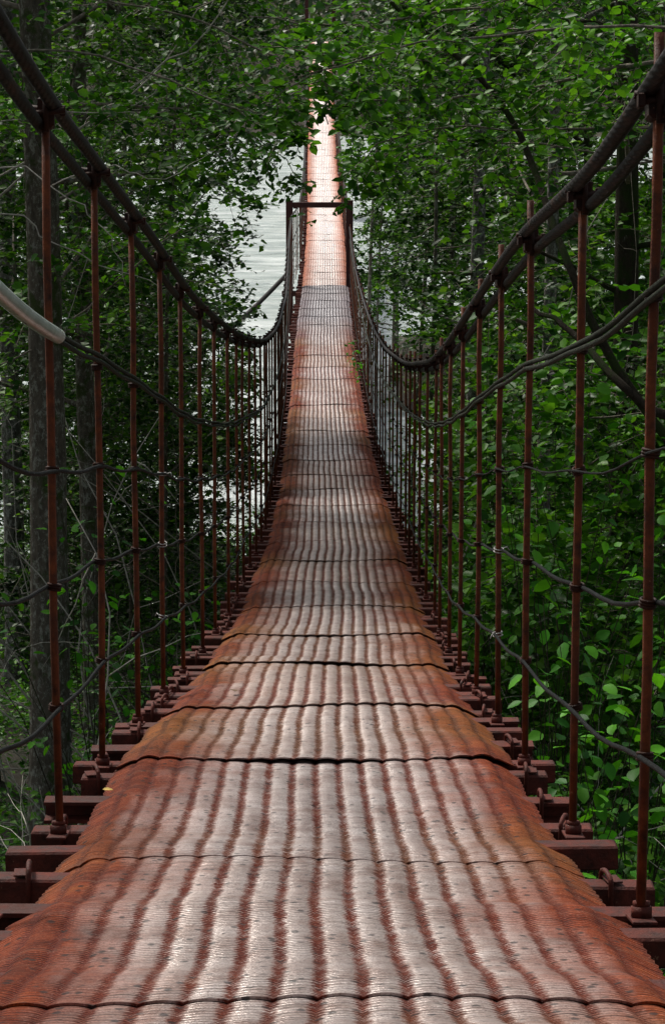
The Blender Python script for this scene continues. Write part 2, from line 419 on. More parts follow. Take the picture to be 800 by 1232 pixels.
# --- deck panels
seams = [d2y(d) for d in (1.5, 3.03, 4.57, 6.06, 7.58, 9.62, 11.2, 12.95, 14.5, 16.1, 17.75)]
seams = [Y_NEAR + .0, -.9, .35] + seams[0:]
while seams[-1] < Y_END: seams.append(seams[-1] + 1.60 + random.uniform(-.04, .04))
strong = {4: .0, 5: .001, 6: .009, 7: .0, 8: .007, 9: .005, 10: .002}
def panel(i, ya, yb):
    rnd = random.Random(100 + i)
    near = 2.5 < yb and ya < 11; mid = ya < 32
    per = 10 if near else (8 if mid else 5)
    nu = 18 * per + 1; nv = 130 if near else (22 if mid else 10)
    over = .07
    lift = strong.get(i, rnd.choice([.001, .002, .003, .005, .006]))
    u = np.linspace(0, 1, nu); s = np.linspace(0, 1, nv) ** .9
    U, S = np.meshgrid(u, s)
    Y = ya - over + (yb - ya + over) * S
    mz = np.sin(math.pi * np.clip(S, 0, 1)) ** .55
    xx = (U - .5) * 2
    w = DW * (1 + mz * .012 * np.sin(S * 5 + rnd.uniform(0, 6)) + .006 * rnd.uniform(-1, 1))
    e = smoothstep(.80, 1.0, np.abs(xx))
    crimp = np.sin(Y * 2 * math.pi / .045 + rnd.uniform(0, 6))
    w = w + e * .0014 * crimp * (1 if mid else 0)
    ph1, ph2 = rnd.uniform(0, 6), rnd.uniform(0, 6)
    wan = (.006 * np.sin(Y * 2.1 + ph1 + U * 2) + .004 * np.sin(Y * 4.3 + ph2 + U * 5)) * (1 - e)
    X = bxf(Y) + xx * w + wan * (.7 if near else .4) * mz + rnd.uniform(-.004, .004)
    rib = 2 * np.abs(np.sin(U * 18 * math.pi)) ** .7 - 1.2  # wide arched crests, narrow valleys
    amp = (.0023 if near else .0036) * (1 + .2 * np.sin(U * 9 + 2))
    Z = bzf(Y) + rib * amp
    Z = Z + mz * .0065 * np.sin((Y - ya) * 2 * math.pi / rnd.uniform(.7, 1.1) + rnd.uniform(0, 6)) + mz * .0035 * np.sin(Y * 2 * math.pi / .36 + rnd.uniform(0, 6))
    Z = Z - .030 * e ** 1.5 + .006 * np.sin(U * 7 + Y * 1.3)
    Z = Z + (lift * (.65 + .5 * np.sin(U * 11 + rnd.uniform(0, 6))) * (1 if lift > .004 else .3) + .0030) * np.exp(-(Y - ya + over) / .16) - (.0022 if i + 1 in (6, 8, 9) or ya > 12 else .0008) * smoothstep(yb - .25, yb, Y)
    cl_ = np.exp(-((Y - ya) / .09) ** 2) + np.exp(-((Y - yb + .16) / .10) ** 2) + .7 * np.exp(-((Y - ya - rnd.uniform(.5, 1.0)) / .06) ** 2)
    if near: Z = Z + .0006 * cl_ * np.sin(Y * 2 * math.pi / .034 + .6 * np.sin(U * 40)) * (.5 + np.abs(np.sin(U * 18 * math.pi)))
    if near: Z = Z + .0003 * crimp * (1 - .5 * e) * np.clip(.4 + np.sin(U * 18 * 2 * math.pi + 1.2), 0, 1) + .0001 * e * crimp
    V = np.stack([X, Y, Z], -1).reshape(-1, 3)
    i0 = (np.arange(nv - 1)[:, None] * nu + np.arange(nu - 1)[None]).ravel()
    top = np.stack([i0, i0 + 1, i0 + nu + 1, i0 + nu], 1)
    uv = np.stack([U.ravel(), Y.ravel()], 1)
    VV, FF, UU = [V], [top], [uv]; n = len(V)
    TK = np.array([0, 0, .0032])
    # underside: a coarser copy of the same sheet
    ru = np.unique(np.concatenate([np.arange(0, nu, 5), [nu - 1]])); rv = np.unique(np.concatenate([np.arange(0, nv, max(1, nv // 10)), [nv - 1]]))
    sel = (rv[:, None] * nu + ru[None]).ravel(); mu = len(ru)
    j0 = (np.arange(len(rv) - 1)[:, None] * mu + np.arange(mu - 1)[None]).ravel()
    VV.append(V[sel] - TK); UU.append(uv[sel]); FF.append(np.stack([j0, j0 + 1, j0 + mu + 1, j0 + mu], 1)[:, ::-1] + n); n += len(sel)
    for idx, flip in ((np.arange(nu), False), (np.arange(nu) + (nv - 1) * nu, True), (np.arange(nv) * nu, True), (np.arange(nv) * nu + nu - 1, False)):
        m = len(idx); VV += [V[idx], V[idx] - TK]; UU += [uv[idx], uv[idx]]
        a = np.arange(m - 1) + n; f = np.stack([a, a + m, a + m + 1, a + 1], 1); FF.append(f[:, ::-1] if flip else f); n += 2 * m
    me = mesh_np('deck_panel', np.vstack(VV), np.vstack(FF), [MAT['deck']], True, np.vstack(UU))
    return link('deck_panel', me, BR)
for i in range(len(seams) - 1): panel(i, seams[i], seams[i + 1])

# --- hanger rods, cross beams
PITCH = 1.08
rodY = []
y0 = d2y(3.9)
k = -5
while y0 + k * PITCH * .985 < Y_END - .5:
    rodY.append(y0 + k * PITCH * .985); k += 1
rodY = [y for y in rodY if y > Y_NEAR + .3]
HL = lambda y: np.interp(y, [0, 30, 42, 50, 55, 70, 125], [1.33, 1.34, 1.32, 1.40, 1.3, 1.2, 1.3])    # left top cable
HR = lambda y: np.interp(y, [0, 4, 7, 30, 42, 50, 55, 70, 125], [1.175, 1.18, 1.19, 1.19, 1.08, 1.12, 1.1, 1.15, 1.3])
XL = lambda y: np.interp(y, [0, 31, 40, 50, 56, 125], [.490, .495, .56, .64, .55, .49])
XR = lambda y: np.interp(y, [0, 31, 50, 125], [.484, .484, .48, .48])
def channel(L):
    h, d, tt = .046, .05, .007     # C section opening towards the viewer
    prof = [(-d/2, 0), (d/2, 0), (d/2, -h), (-d/2, -h), (-d/2, -h + tt), (d/2 - tt, -h + tt), (d/2 - tt, -tt), (-d/2, -tt)]
    V = [[sx * L, a, b] for sx in (-1, 1) for a, b in prof]; n = 8
    Fq = [[j, (j + 1) % n, n + (j + 1) % n, n + j] for j in range(n)]
    ends = [[7, 0, 1, 6], [6, 1, 2, 5], [5, 2, 3, 4]]
    Fq += [e[::-1] for e in ends] + [[v + n for v in e] for e in ends]
    Fq = [f[::-1] for f in Fq]
    me = bpy.data.meshes.new('crossbeam'); me.from_pydata(V, [], Fq); me.materials.append(MAT['beam']); me.update(); return me
def channel_closed(L):
    h, d = .046, .05
    mb = MB().box((0, 0, -h / 2), (2 * L, d, h), .004); return mb.mesh('crossbeam', [MAT['beam']])
beam_meshes = [channel_closed(L) for L in (.525, .545, .565)] + [channel(.555)]
hook = MB()
a = np.linspace(-.4, math.pi * .95, 9)
hook.tube([(.0, -.040 + .0, -.055)] + [(0, -.030 * math.cos(q) - .004, .006 + .013 * math.sin(q)) for q in a] + [(0, .034, -.04)], .0045, 6)
hook.box((.012, 0, .004), (.026, .040, .003), .001)
hook_me = hook.mesh('deck_hook', [MAT['beam']])
nb = 0; restV = MB()
for j, y in enumerate(rodY):
    for q, off in enumerate((-.125, .125, .54)):
        yy = y + off + random.uniform(-.02, .02)
        z = float(bzf(yy)) - .024 - (0 if q < 2 else random.uniform(0, .006))
        x = float(bxf(yy)) + random.uniform(-.014, .014)
        if nb < 296:
            o = link('crossbeam', beam_meshes[(q * 2 + j + random.randint(0, 1)) % 4], BR, (x, yy, z), (random.uniform(-.06, .06), random.uniform(-.012, .012), random.uniform(-.018, .018)))
            if yy < 16:
                for s in (-1, 1):
                    if random.random() < .45: continue
                    hk = link('deck_hook', hook_me, o, (s * (DW + .018 + random.uniform(0, .02)), 0, .002), (0, 0, random.uniform(-.3, .3) + (0 if s > 0 else math.pi)))
            nb += 1
        else:
            restV.box((x, yy, z - .023), (1.1, .05, .046))
o = link('crossbeam', restV.mesh('crossbeam_far', [MAT['beam']]), BR); o['kind'] = 'stuff'
# rods
rod_n = 10
nut = MB()
def cyl(mb, z0, z1, r, n=8, x=0, y=0):
    mb.tube([(x, y, z0), (x, y, z1)], r, n)
for n_ in (0,):
    nut.box((0, 0, .003), (.036, .10, .005), .001); cyl(nut, .006, .022, .017, 6); cyl(nut, .022, .030, .013, 8)
nut_me = nut.mesh('base_nut', [MAT['beam']])
cl = MB()
cl.box((0, 0, .003), (.030, .046, .056), .005)
cl.tube([(-.030, -.022, -.002), (.034, -.022, .006)], .0065, 6); cl.tube([(-.030, .024, .016), (.034, .024, .008)], .0065, 6)
cl.tube([(0, -.030, -.034), (0, -.030, .046)], .006, 6)
cl.box((-.026, -.022, -.001), (.010, .020, .020), .002); cl.box((.030, .024, .010), (.010, .020, .020), .002)
cl.box((0, -.030, .044), (.020, .018, .010), .002)
clamp_me = cl.mesh('cable_clamp', [MAT['clamp']])
tie = MB()
aa = np.linspace(0, 2 * math.pi, 13)
for dz in (-.004, .004): tie.tube([(.013 * math.cos(q), .013 * math.sin(q), dz) for q in aa], .0016, 5, False)
tie.tube([(.013, 0, 0), (.026, -.012, .006), (.030, -.018, -.004)], .0016, 5)
tie_me = tie.mesh('tie_wire', [MAT['tie']])
knot = MB()
for dz in (-.0045, 0, .0045): knot.tube([(.0110 * math.cos(q), .0125 * math.sin(q), dz) for q in aa], .0026, 5, False)
knot_me = knot.mesh('rope_knot', [MAT['clamp']])
ROPE_H = (.905, .680, .460, .230)
for j, y in enumerate(rodY):
    for s in (-1, 1):
        h = float(HL(y) if s < 0 else HR(y)); X = float(XL(y) if s < 0 else XR(y))
        x = float(bxf(y)) + s * X + random.uniform(-.004, .004); z = float(bzf(y)) - .022
        top = h + .022 + (random.uniform(.05, .10) if s > 0 else random.uniform(-.01, .03))
        n = 8 if y < 20 else 5
        P = [(0, 0, t * top) for t in (0, .3, .6, .8, 1)]
        lean = [random.uniform(-.003, .003) for _ in range(5)]
        P = [(a_[0] + l, a_[1] + random.uniform(-.003, .003), a_[2]) for a_, l in zip(P, lean)]
        r = .0076 if y < 14 else .0080
        o = link('hanger_rod', MB().tube(P, r, n).mesh('hanger_rod', [MAT['rod']]), BR, (x, y, z))
        if y < 42:
            sl_ = float((bzf(y + .2) - bzf(y - .2)) / .4)
            link('cable_clamp', clamp_me, o, (0, 0, h + .022), (math.atan(sl_), 0, random.uniform(-.1, .1)))
            link('base_nut', nut_me, o, (0, 0, 0), (math.atan(sl_), 0, 0))
        if y < 22:
            for q, rh in enumerate(ROPE_H):
                bright = (s < 0 and abs(y - d2y(8.2)) < .5 and q > 1) or (s > 0 and abs(y - d2y(7.1)) < .5 and q > 1) or random.random() < .03
                if q == 0 and s < 0 and y < 5: continue
                link('tie_wire' if bright else 'rope_knot', tie_me if bright else knot_me, o, (0, 0, rh + .022), (random.uniform(-.2, .2), random.uniform(-.2, .2), random.uniform(0, 6)))
# --- cables along both sides
yl = np.concatenate([np.linspace(Y_NEAR, 20, 120), np.linspace(20.5, Y_END, 150)])
def run(name, s, h, dx, r, mat, n=8, slack=0.0, wob=0.0, seed=0, ya=None, yb=None):
    y = yl if ya is None else np.linspace(ya, yb, 60)
    hh = (HL(y) if s < 0 else HR(y)) if h is None else h
    if h is None: z = bzf(y) + hh + dx[1]
    else: z = bzf(y) + hh + dx[1] + (np.interp(y, [4.5, 8], [.030, 0]) if s < 0 and h > .9 else 0)
    rr = np.random.default_rng(seed)
    ph = (y - y0) / (PITCH * .985) * math.pi
    z = z - slack * np.sin(ph) ** 2 + wob * npnoise(y * 3.0, y * 0, seed)
    X = (XL(y) if s < 0 else XR(y))
    x = bxf(y) + s * (X + dx[0]) + wob * .6 * npnoise(y * 3.5, y * 0, seed + 1)
    P = np.stack([x, y, z], 1)
    return tube_obj(name, P, r, mat, BR, n)
for s in (-1, 1):
    run('main_cable', s, None, (-.016, .018), .0128, MAT['cable'], 10, seed=1)
    run('main_cable', s, None, (.012, -.017), .0112, MAT['cable'], 10, seed=2)
    rl = .0052
    run('hand_rope', s, ROPE_H[0], (-.012, .006), rl, MAT['wire'], 7, .004, .003, 5 + s)
    run('hand_rope', s, ROPE_H[0], (-.014, -.006), rl, MAT['wire'], 7, .007, .0035, 15 + s)
    for q in (1, 2, 3):
        run('side_rope', s, ROPE_H[q], (-.011 if q != 2 else .011, 0), .0042 if s < 0 or q > 1 else .0022, MAT['blackwire'], 6, .010, .0022, 30 + q * 3 + s)
ye = d2y(4.98) + .03
run('rope_sleeve', -1, ROPE_H[0], (-.014, .0), .0140, MAT['sleeve'], 14, .004, .002, 4, Y_NEAR, ye)
# --- steel portal the cables pass through
gy = d2y(51.0)
gL = at(348.5, 342, 51); gR = at(420.5, 342, 51); gz = float(bzf(gy))
gate_top = at(400, 243, 51).z
for p in (gL, gR):
    mb = MB(); mb.box((0, 0, (gate_top - gz) / 2 - .45), (.135, .13, gate_top - gz + .9 + .06), .008); mb.box((0, 0, gate_top - gz + .035), (.15, .15, .014), .003); mb.box((0, 0, -.05), (.2, .2, .02), .003)
    link('portal_post', mb.mesh('portal_post', [MAT['gate']]), BR, (p.x, gy, gz))
mb = MB(); mb.box((0, 0, 0), (gR.x - gL.x - .138, .10, .105), .008)
for s in (-1, 1): mb.box((s * (gR.x - gL.x - .22) / 2, 0, -.06), (.07, .02, .02), .002)
link('portal_crossbar', mb.mesh('portal_crossbar', [MAT['gate']]), BR, ((gL.x + gR.x) / 2, gy, gate_top - .045))
link('portal_sill', MB().box((0, 0, 0), (gR.x - gL.x + .3, .14, .10), .008).mesh('portal_sill', [MAT['gate']]), BR, ((gL.x + gR.x) / 2, gy, gz - .16))
# stay cable from portal foot to a bank tree
sA = at(346, 329, 51); sB = at(118, 474, 36)
P = np.array([sA.lerp(sB, q) - Vector((0, 0, .35 * math.sin(q * math.pi))) for q in np.linspace(0, 1, 20)])
tube_obj('stay_cable', P, .042, MAT['cable'], BR, 8)
# far pier that holds the other end
py_ = Y_END; pz = float(bzf(py_)); px_ = float(bxf(py_))
mb = MB(); mb.box((0, 1.5, (pz - .12 - 3) / 2 - 1.5 + 0), (1.15, 3.0, pz - .12 + 3), .06)
pier = link('bridge_pier', mb.mesh('bridge_pier', [MAT['concrete']]), BR, (px_, py_, 0))
for s in (-1, 1):
    link('pylon_post', MB().box((0, 0, 1.2), (.16, .16, 2.6), .01).mesh('pylon_post', [MAT['gate']]), BR, (px_ + s * .62, py_ + .3, pz - .1))
link('pylon_beam', MB().box((0, 0, 0), (1.08, .14, .14), .01).mesh('pylon_beam', [MAT['gate']]), BR, (px_, py_ + .3, pz + 2.3))
# near abutment, behind and below the viewer
link('abutment', MB().box((0, 0, -1.1), (1.6, 1.0, 1.9), .03).mesh('abutment', [MAT['concrete']]), BR, (float(bxf(-2.5)), -2.4, float(bzf(-2.5)) - .05))

# ------------------------------------------------------------------ vegetation generators
LEAF6 = np.array([[0, 0, 0], [-.36, .30, .10], [-.30, .72, .07], [0, 1.05, -.10], [.30, .72, .07], [.36, .30, .10]])
LEAF6F = np.array([[0, 3, 2, 1], [0, 5, 4, 3]])
LEAF4 = np.array([[0, 0, 0], [-.36, .48, .09], [0, 1.05, -.08], [.36, .48, .09]])
LEAF4F = np.array([[0, 2, 1, 1], [0, 3, 2, 2]])
def leaves_arrays(P, Ydir, Nrm, size, hi):
    Xd = np.cross(Ydir, Nrm); Xd /= np.linalg.norm(Xd, axis=1)[:, None] + 1e-9
    Nn = np.cross(Xd, Ydir)
    L = LEAF6 if hi else LEAF4
    V = P[:, None] + size[:, None, None] * (L[None, :, 0:1] * Xd[:, None] + L[None, :, 1:2] * Ydir[:, None] + L[None, :, 2:3] * Nn[:, None])
    k = len(L); n = len(P)
    if hi:
        Fq = (LEAF6F[None] + (np.arange(n) * k)[:, None, None]).reshape(-1, 4)
    else:
        Fq = (np.array([[0, 2, 1], [0, 3, 2]])[None] + (np.arange(n) * k)[:, None, None]).reshape(-1, 3)
    return V.reshape(-1, 3), Fq
def unit(v): return v / (np.linalg.norm(v, axis=-1, keepdims=True) + 1e-9)
def keep_clear(P):
    """True where foliage may be: the walkway and the view along it are kept cut back"""
    x = P[:, 0] - bxf(P[:, 1]); y = P[:, 1]; z = P[:, 2]
    lim = np.maximum(bzf(y) + 1.75, CAMZ - .044 * y)
    lim = np.where(y > 52, bzf(y) + 1.5, lim)
    wdt = np.where(y < 40, .62 + .004 * y, .56) + .08 * npnoise(y * 1.5, z * 2, 5)
    inside = (np.abs(x) < wdt) & (z > bzf(y) - .5) & (z < lim + .25 * npnoise(x * 4, y, 6))
    veil = (np.abs(P[:, 0] / P[:, 1] + .0035) < .0075 + .002 * npnoise(z * 6, y, 3)) & (z < CAMZ - .012 * y) & (npnoise(x * 9, z * 9 + y, 7) > -.42 + .5 * (np.abs(x / y + .0035) > .004))
    inside = inside | veil
    return ~inside & (y > 6.5)
def keep_river_view(P):
    """gaps where the river shows: tree line is thinner left of the walkway"""
    return P
def spray_leaves(rng, starts, dirs, lens, nper, leaf, flat=.75, droop=.25):
    """twigs with alternate leaves; returns twig polylines and leaf arrays"""
    n = len(starts)
    t = np.linspace(.12, 1, nper)[None, :, None]
    side = unit(np.cross(dirs, np.array([0, 0, 1.0])) + 1e-6)
    curve = (rng.normal(0, .18, (n, 1, 1)) * side[:, None]) * t ** 2 * lens[:, None, None]
    P = starts[:, None] + dirs[:, None] * t * lens[:, None, None] + curve
    P[..., 2] -= (droop * lens[:, None] * t[..., 0] ** 2)
    sg = np.where(np.arange(nper) % 2 == 0, 1, -1)[None, :, None]
    Yd = unit(dirs[:, None] * .55 + side[:, None] * sg * .9 + rng.normal(0, .30, (n, nper, 3)))
    Nn = unit(np.array([0, 0, 1.0]) * flat + rng.normal(0, .38, (n, nper, 3)))
    sz = leaf * rng.uniform(.55, 1.2, (n, nper))
    return P, P.reshape(-1, 3), Yd.reshape(-1, 3), Nn.reshape(-1, 3), sz.ravel()
def twig_ribbons(P, r):
    """thin three-sided tubes along P (n,k,3)"""
    n, k, _ = P.shape
    a = np.array([0, 2.1, 4.2]); off = np.stack([np.cos(a), np.sin(a) * .3, np.sin(a)], 1) * r
    tap = np.linspace(1, .35, k)[None, :, None, None]
    V = (P[:, :, None] + off[None, None] * tap).reshape(-1, 3)
    base = (np.arange(n)[:, None, None] * k + np.arange(k - 1)[None, :, None]) * 3
    j = np.arange(3)[None, None]; kk = (j + 1) % 3
    Fq = np.stack([base + j, base + kk, base + 3 + kk, base + 3 + j], -1).reshape(-1, 4)
    return V, Fq
def crown_object(parent, limbs, rng, leaf, leafmat, hi, dens=1.0, tw_len=(.35, .9), world_prune=True, origin=(0, 0, 0), twigmat='twig', flat=.75, nper=11, thin=None):
    """limbs: list of (k,3) polylines in world space -> one crown mesh (leaves + twigs)"""
    S, D, L = [], [], []
    for Pm in limbs:
        Lm = np.linalg.norm(np.diff(Pm, axis=0), axis=1).sum()
        n = max(3, int(Lm * 9 * dens * (1.0 if Pm[:, 2].min() < CAMZ + 1.0 else .4)))
        tt = rng.uniform(.12, 1, n); idx = tt * (len(Pm) - 1); i0 = np.minimum(idx.astype(int), len(Pm) - 2); fr = (idx - i0)[:, None]
        p = Pm[i0] * (1 - fr) + Pm[i0 + 1] * fr; d = unit(Pm[i0 + 1] - Pm[i0])
        r = rng.normal(0, 1, (n, 3)); r[:, 2] *= .45
        dd = unit(d * .6 + unit(r) * .95)
        S.append(p); D.append(dd); L.append(rng.uniform(*tw_len, n) * (1.15 - .5 * tt))
    S = np.vstack(S); D = np.vstack(D); L = np.concatenate(L)
    # secondary twigs
    q = 3
    t2 = rng.uniform(.25, 1, (len(S), q)); S2 = (S[:, None] + D[:, None] * (t2 * L[:, None])[..., None]).reshape(-1, 3)
    r = rng.normal(0, 1, (len(S2), 3)); r[:, 2] *= .35
    D2 = unit(np.repeat(D, q, 0) * .7 + unit(r) * .8); L2 = np.repeat(L, q) * rng.uniform(.35, .7, len(S2))
    S = np.vstack([S, S2]); D = np.vstack([D, D2]); L = np.concatenate([L, L2])
    Pt, P, Yd, Nn, sz = spray_leaves(rng, S, D, L, nper, leaf, flat)
    k = keep_clear(P) if world_prune else np.ones(len(P), bool)
    if thin is not None: k &= thin(P, rng)
    LV, LF = leaves_arrays(P[k], Yd[k], Nn[k], sz[k], hi)
    if world_prune:
        kt = keep_clear(Pt.reshape(-1, 3)).reshape(Pt.shape[:2]).all(1)
        if thin is not None: kt &= thin(Pt[:, -1], rng)
        Pt = Pt[kt]
    full = Pt[:, [0, nper // 2, nper - 1]]
    TV, TF = twig_ribbons(full, .0035)
    if LF.shape[1] == 3: LF = np.hstack([LF, LF[:, 2:3]])
    V = np.vstack([LV, TV]) - np.array(origin); 
    me = bpy.data.meshes.new('crown')
    nl = len(LF); nt_ = len(TF)
    tri = not hi
    # build loops by hand: triangles or quads for leaves, quads for twigs
    if tri:
        loops = np.concatenate([LF[:, :3].ravel(), (TF + len(LV)).ravel()])
        st = np.concatenate([np.arange(nl) * 3, nl * 3 + np.arange(nt_) * 4]); tot = np.concatenate([np.full(nl, 3), np.full(nt_, 4)])
    else:
        loops = np.concatenate([LF.ravel(), (TF + len(LV)).ravel()]); st = np.arange(nl + nt_) * 4; tot = np.full(nl + nt_, 4)
    me.vertices.add(len(V)); me.vertices.foreach_set('co', V.astype(np.float32).ravel())
    me.loops.add(len(loops)); me.loops.foreach_set('vertex_index', loops.astype(np.int32))
    me.polygons.add(nl + nt_); me.polygons.foreach_set('loop_start', st.astype(np.int32)); me.polygons.foreach_set('loop_total', tot.astype(np.int32))
    me.polygons.foreach_set('material_index', np.concatenate([np.zeros(nl), np.ones(nt_)]).astype(np.int32))
    me.materials.append(MAT[leafmat]); me.materials.append(MAT[twigmat])
    me.update(calc_edges=True)
    crown_object.count += nl * (2 if hi else 1) + nt_ * 2
    return link('crown', me, parent)
crown_object.count = 0
def wander(rng, p0, d0, L, n=9, up=.0, wig=.12):
    P = [np.array(p0, float)]; d = np.array(d0, float); d /= np.linalg.norm(d)
    for i in range(n - 1):
        d = d + rng.normal(0, wig, 3); d[2] += up / n; d /= np.linalg.norm(d)
        P.append(P[-1] + d * L / (n - 1))
    return np.array(P)
def tree(name, x, y, dia, H, label, group=None, lean=(0, 0), leaf=.06, leafmat='leafA', bark='bark', nl=14, hmin=.8, reach=(1.4, 3.0), seed=0, hi=False, dens=1.75, cat='tree', twigmat='twig', thin=None, top_frac=1.0, inward=0.0):
    rng = np.random.default_rng(seed); z0 = float(ground_z(x, y)) - .15
    root = empty(name, (x, y, z0), label, cat, group)
    n = 22; t = np.linspace(0, 1, n)
    P = np.stack([lean[0] * t * H + .10 * H / 9 * np.sin(t * 5 + seed) * t, lean[1] * t * H + .06 * np.sin(t * 4 + seed * 2) * t, t * H], 1)
    r = dia / 2 * (1.0 - .62 * t) * (1 + .55 * np.exp(-t * H / .35))
    V, Fq, uv = tube_arrays(P, r, 14)
    nn = npnoise(V[:, 2] * 5 + V[:, 0] * 30, V[:, 1] * 30, seed) * dia * .035
    V[:, 0] += nn; V[:, 1] += nn
    link('trunk', MB().add(V, Fq, uv, True).mesh('trunk', [MAT[bark]]), root)
    limbs = []
    for i in range(nl):
        h = hmin + (H * .97 - hmin) * (i + rng.uniform(0, .9)) / nl
        tt = h / H; p = np.array([np.interp(tt, t, P[:, 0]), np.interp(tt, t, P[:, 1]), h])
        az = rng.uniform(0, 2 * math.pi)
        d = np.array([math.cos(az) - np.sign(x) * inward, math.sin(az) * .8, rng.uniform(.0, .65)])
        L = rng.uniform(*reach) * (1.1 - .45 * tt)
        Pm = wander(rng, p, d, L, 9, rng.uniform(-.5, .4), .10)
        W = Pm + np.array([x, y, z0])
        ok = keep_clear(W) & (np.abs(W[:, 0] - bxf(W[:, 1])) > .75) & (W[:, 0] * x > 0); kk = len(W) if ok.all() else int(np.argmin(ok))
        if kk < 3: continue
        Pm = Pm[:kk]; W = W[:kk]
        rr = min(dia * .18, .022) * np.linspace(1, .22, len(Pm))
        tube_obj('limb', Pm, rr, MAT[bark if L > 1.6 else twigmat], root, 6)
        limbs.append(W)
    if limbs: crown_object(root, limbs, rng, leaf, leafmat, hi, dens, origin=(x, y, z0), twigmat=twigmat, thin=thin)
    return root
def lx(px, Y): return (px - 400) / 3160.0 * Y * 1.0

# window in the leaves left of the walkway where the river shines through
def thin_left(P, rng):
    x, y, z = P.T
    ax = x / y; el = (z - CAMZ) / y                     # bearing and slope seen from the walkway
    cl_ = npnoise(x * 1.3 + y * .4, z * 1.3, 61)
    den = 1 - .50 * smoothstep(-.075, -.04, ax) * smoothstep(-.012, -.035, el) * (ax < 0) * (cl_ > -.2)
    den = den - .2 * (cl_ > .55)
    return rng.uniform(0, 1, len(P)) < den
def thin_right(P, rng):
    x, y, z = P.T
    ax = x / y; el = (z - CAMZ) / y
    den = 1 - .80 * smoothstep(.07, .03, ax) * smoothstep(-.075, -.09, el) * (ax > 0) * (npnoise(x * 1.5, z * 1.5 + y, 62) > -.3)
    return rng.uniform(0, 1, len(P)) < den

G = 'riverside forest trees'
TL = [  # column, distance, trunk, height, lean, leaf, leaf kind, bark, limbs, lowest limb, reach, label
 (48, 15, .245, 11, (.002, .01), .055, 'leafA', 'bark', 16, 4.0, (1.0, 2.2), 'thick trunk blotched with moss and lichen at the left edge'),
 (68, 17.5, .09, 9, (.004, 0), .05, 'leafA', 'bark_pale', 12, 3.2, (.8, 1.8), 'thin pale lichened stem close beside the thickest mossy trunk'),
 (108, 20, .17, 10, (-.004, 0), .055, 'leafA', 'bark', 20, 2.2, (1.2, 2.6), 'mossy brown trunk between the first and second left railing rods'),
 (14, 23, .20, 11, (0, 0), .06, 'leafA', 'bark_pale', 18, 2.2, (1.4, 3.0), 'grey trunk cut by the left edge, behind the thickest mossy trunk'),
 (165, 25, .06, 9, (-.03, 0), .058, 'leafB', 'bark', 22, .8, (1.0, 2.2), 'slim dark tree standing behind the third left railing rod'),
 (110, 27.5, .12, 10, (.035, 0), .062, 'leafA', 'bark_dark', 24, 1.0, (1.4, 2.8), 'dark leaning tree with its upper trunk slanting at the upper left'),
 (225, 29, .06, 9, (-.03, 0), .06, 'leafB', 'bark', 22, 1.0, (1.0, 2.0), 'dark leafy tree at the water edge nearest the left railing'),
 (40, 31, .14, 11, (0, 0), .068, 'leafA', 'bark', 24, 1.0, (1.6, 3.2), 'leafy tree on the bank glimpsed past the leftmost rod'),
 (190, 21, .045, 7.5, (.03, 0), .052, 'leafA', 'bark', 16, 1.6, (.8, 1.6), 'slender sapling behind the fourth left rod with airy leaves'),
 (-30, 18, .16, 10, (.01, 0), .056, 'leafA', 'bark', 16, 2.8, (1.4, 2.6), 'leafy tree just outside the left edge reaching in with its boughs'),
 (572, 23, .15, 11, (0, 0), .055, 'leafB', 'bark_pale', 18, 1.8, (1.2, 2.4), 'pale blotched trunk between the fifth and sixth right railing rods'),
 (652, 18.5, .12, 10, (.004, 0), .055, 'leafB', 'bark_pale', 18, 2.0, (1.0, 2.4), 'grey lichened trunk behind the third right railing rod'),
 (748, 17, .20, 11, (-.002, 0), .055, 'leafA', 'bark_dark', 18, 2.0, (1.2, 2.5), 'dark mottled trunk between the two nearest right railing rods'),
 (708, 25, .12, 10, (0, 0), .06, 'leafA', 'bark_dark', 24, 1.0, (1.4, 2.8), 'dark trunk half hidden right behind the second right railing rod'),
 (535, 27, .06, 9.5, (.03, 0), .058, 'leafB', 'bark', 24, 1.0, (1.0, 2.2), 'slim tree just right of the lowest dip of the right cable'),
 (620, 29.5, .13, 10.5, (0, 0), .065, 'leafA', 'bark', 24, 1.0, (1.6, 3.0), 'broad leafy tree on the far side of the right bank thicket'),
 (790, 28, .16, 11, (0, 0), .065, 'leafA', 'bark', 24, 1.0, (1.6, 3.2), 'leafy tree filling the right edge behind the nearest right rod'),
 (492, 31, .06, 9.5, (.04, 0), .06, 'leafB', 'bark', 26, 1.0, (1.0, 2.1), 'dark leafy tree right of the portal at the water edge'),
 (505, 24, .05, 8, (.03, 0), .055, 'leafB', 'bark', 18, 1.2, (.7, 1.5), 'slender dark sapling nearest the right railing by the cable dip'),
 (845, 21, .16, 10, (-.01, 0), .056, 'leafA', 'bark', 18, 2.0, (1.4, 2.8), 'leafy tree just outside the right edge reaching in with its boughs'),
 (436, 52, .10, 10, (.04, 0), .085, 'leafA', 'bark', 20, .8, (.8, 1.8), 'leafy tree touching the right portal post from behind'),
 (452, 53.5, .06, 9, (.02, 0), .085, 'leafB', 'bark', 26, .6, (.7, 1.5), 'dense dark young tree squeezed beside the right portal post'),
 (475, 55, .14, 11, (.02, 0), .09, 'leafA', 'bark', 22, .8, (1.2, 2.6), 'round leafy tree on the spit a little right of the portal'),
 (540, 57, .16, 11, (0, 0), .09, 'leafB', 'bark', 22, .8, (1.6, 3.2), 'dark leafy tree in the middle of the spit across the water'),
 (620, 56, .16, 11, (0, 0), .09, 'leafA', 'bark', 20, .8, (1.8, 3.4), 'leafy tree on the right part of the spit across the water'),
]
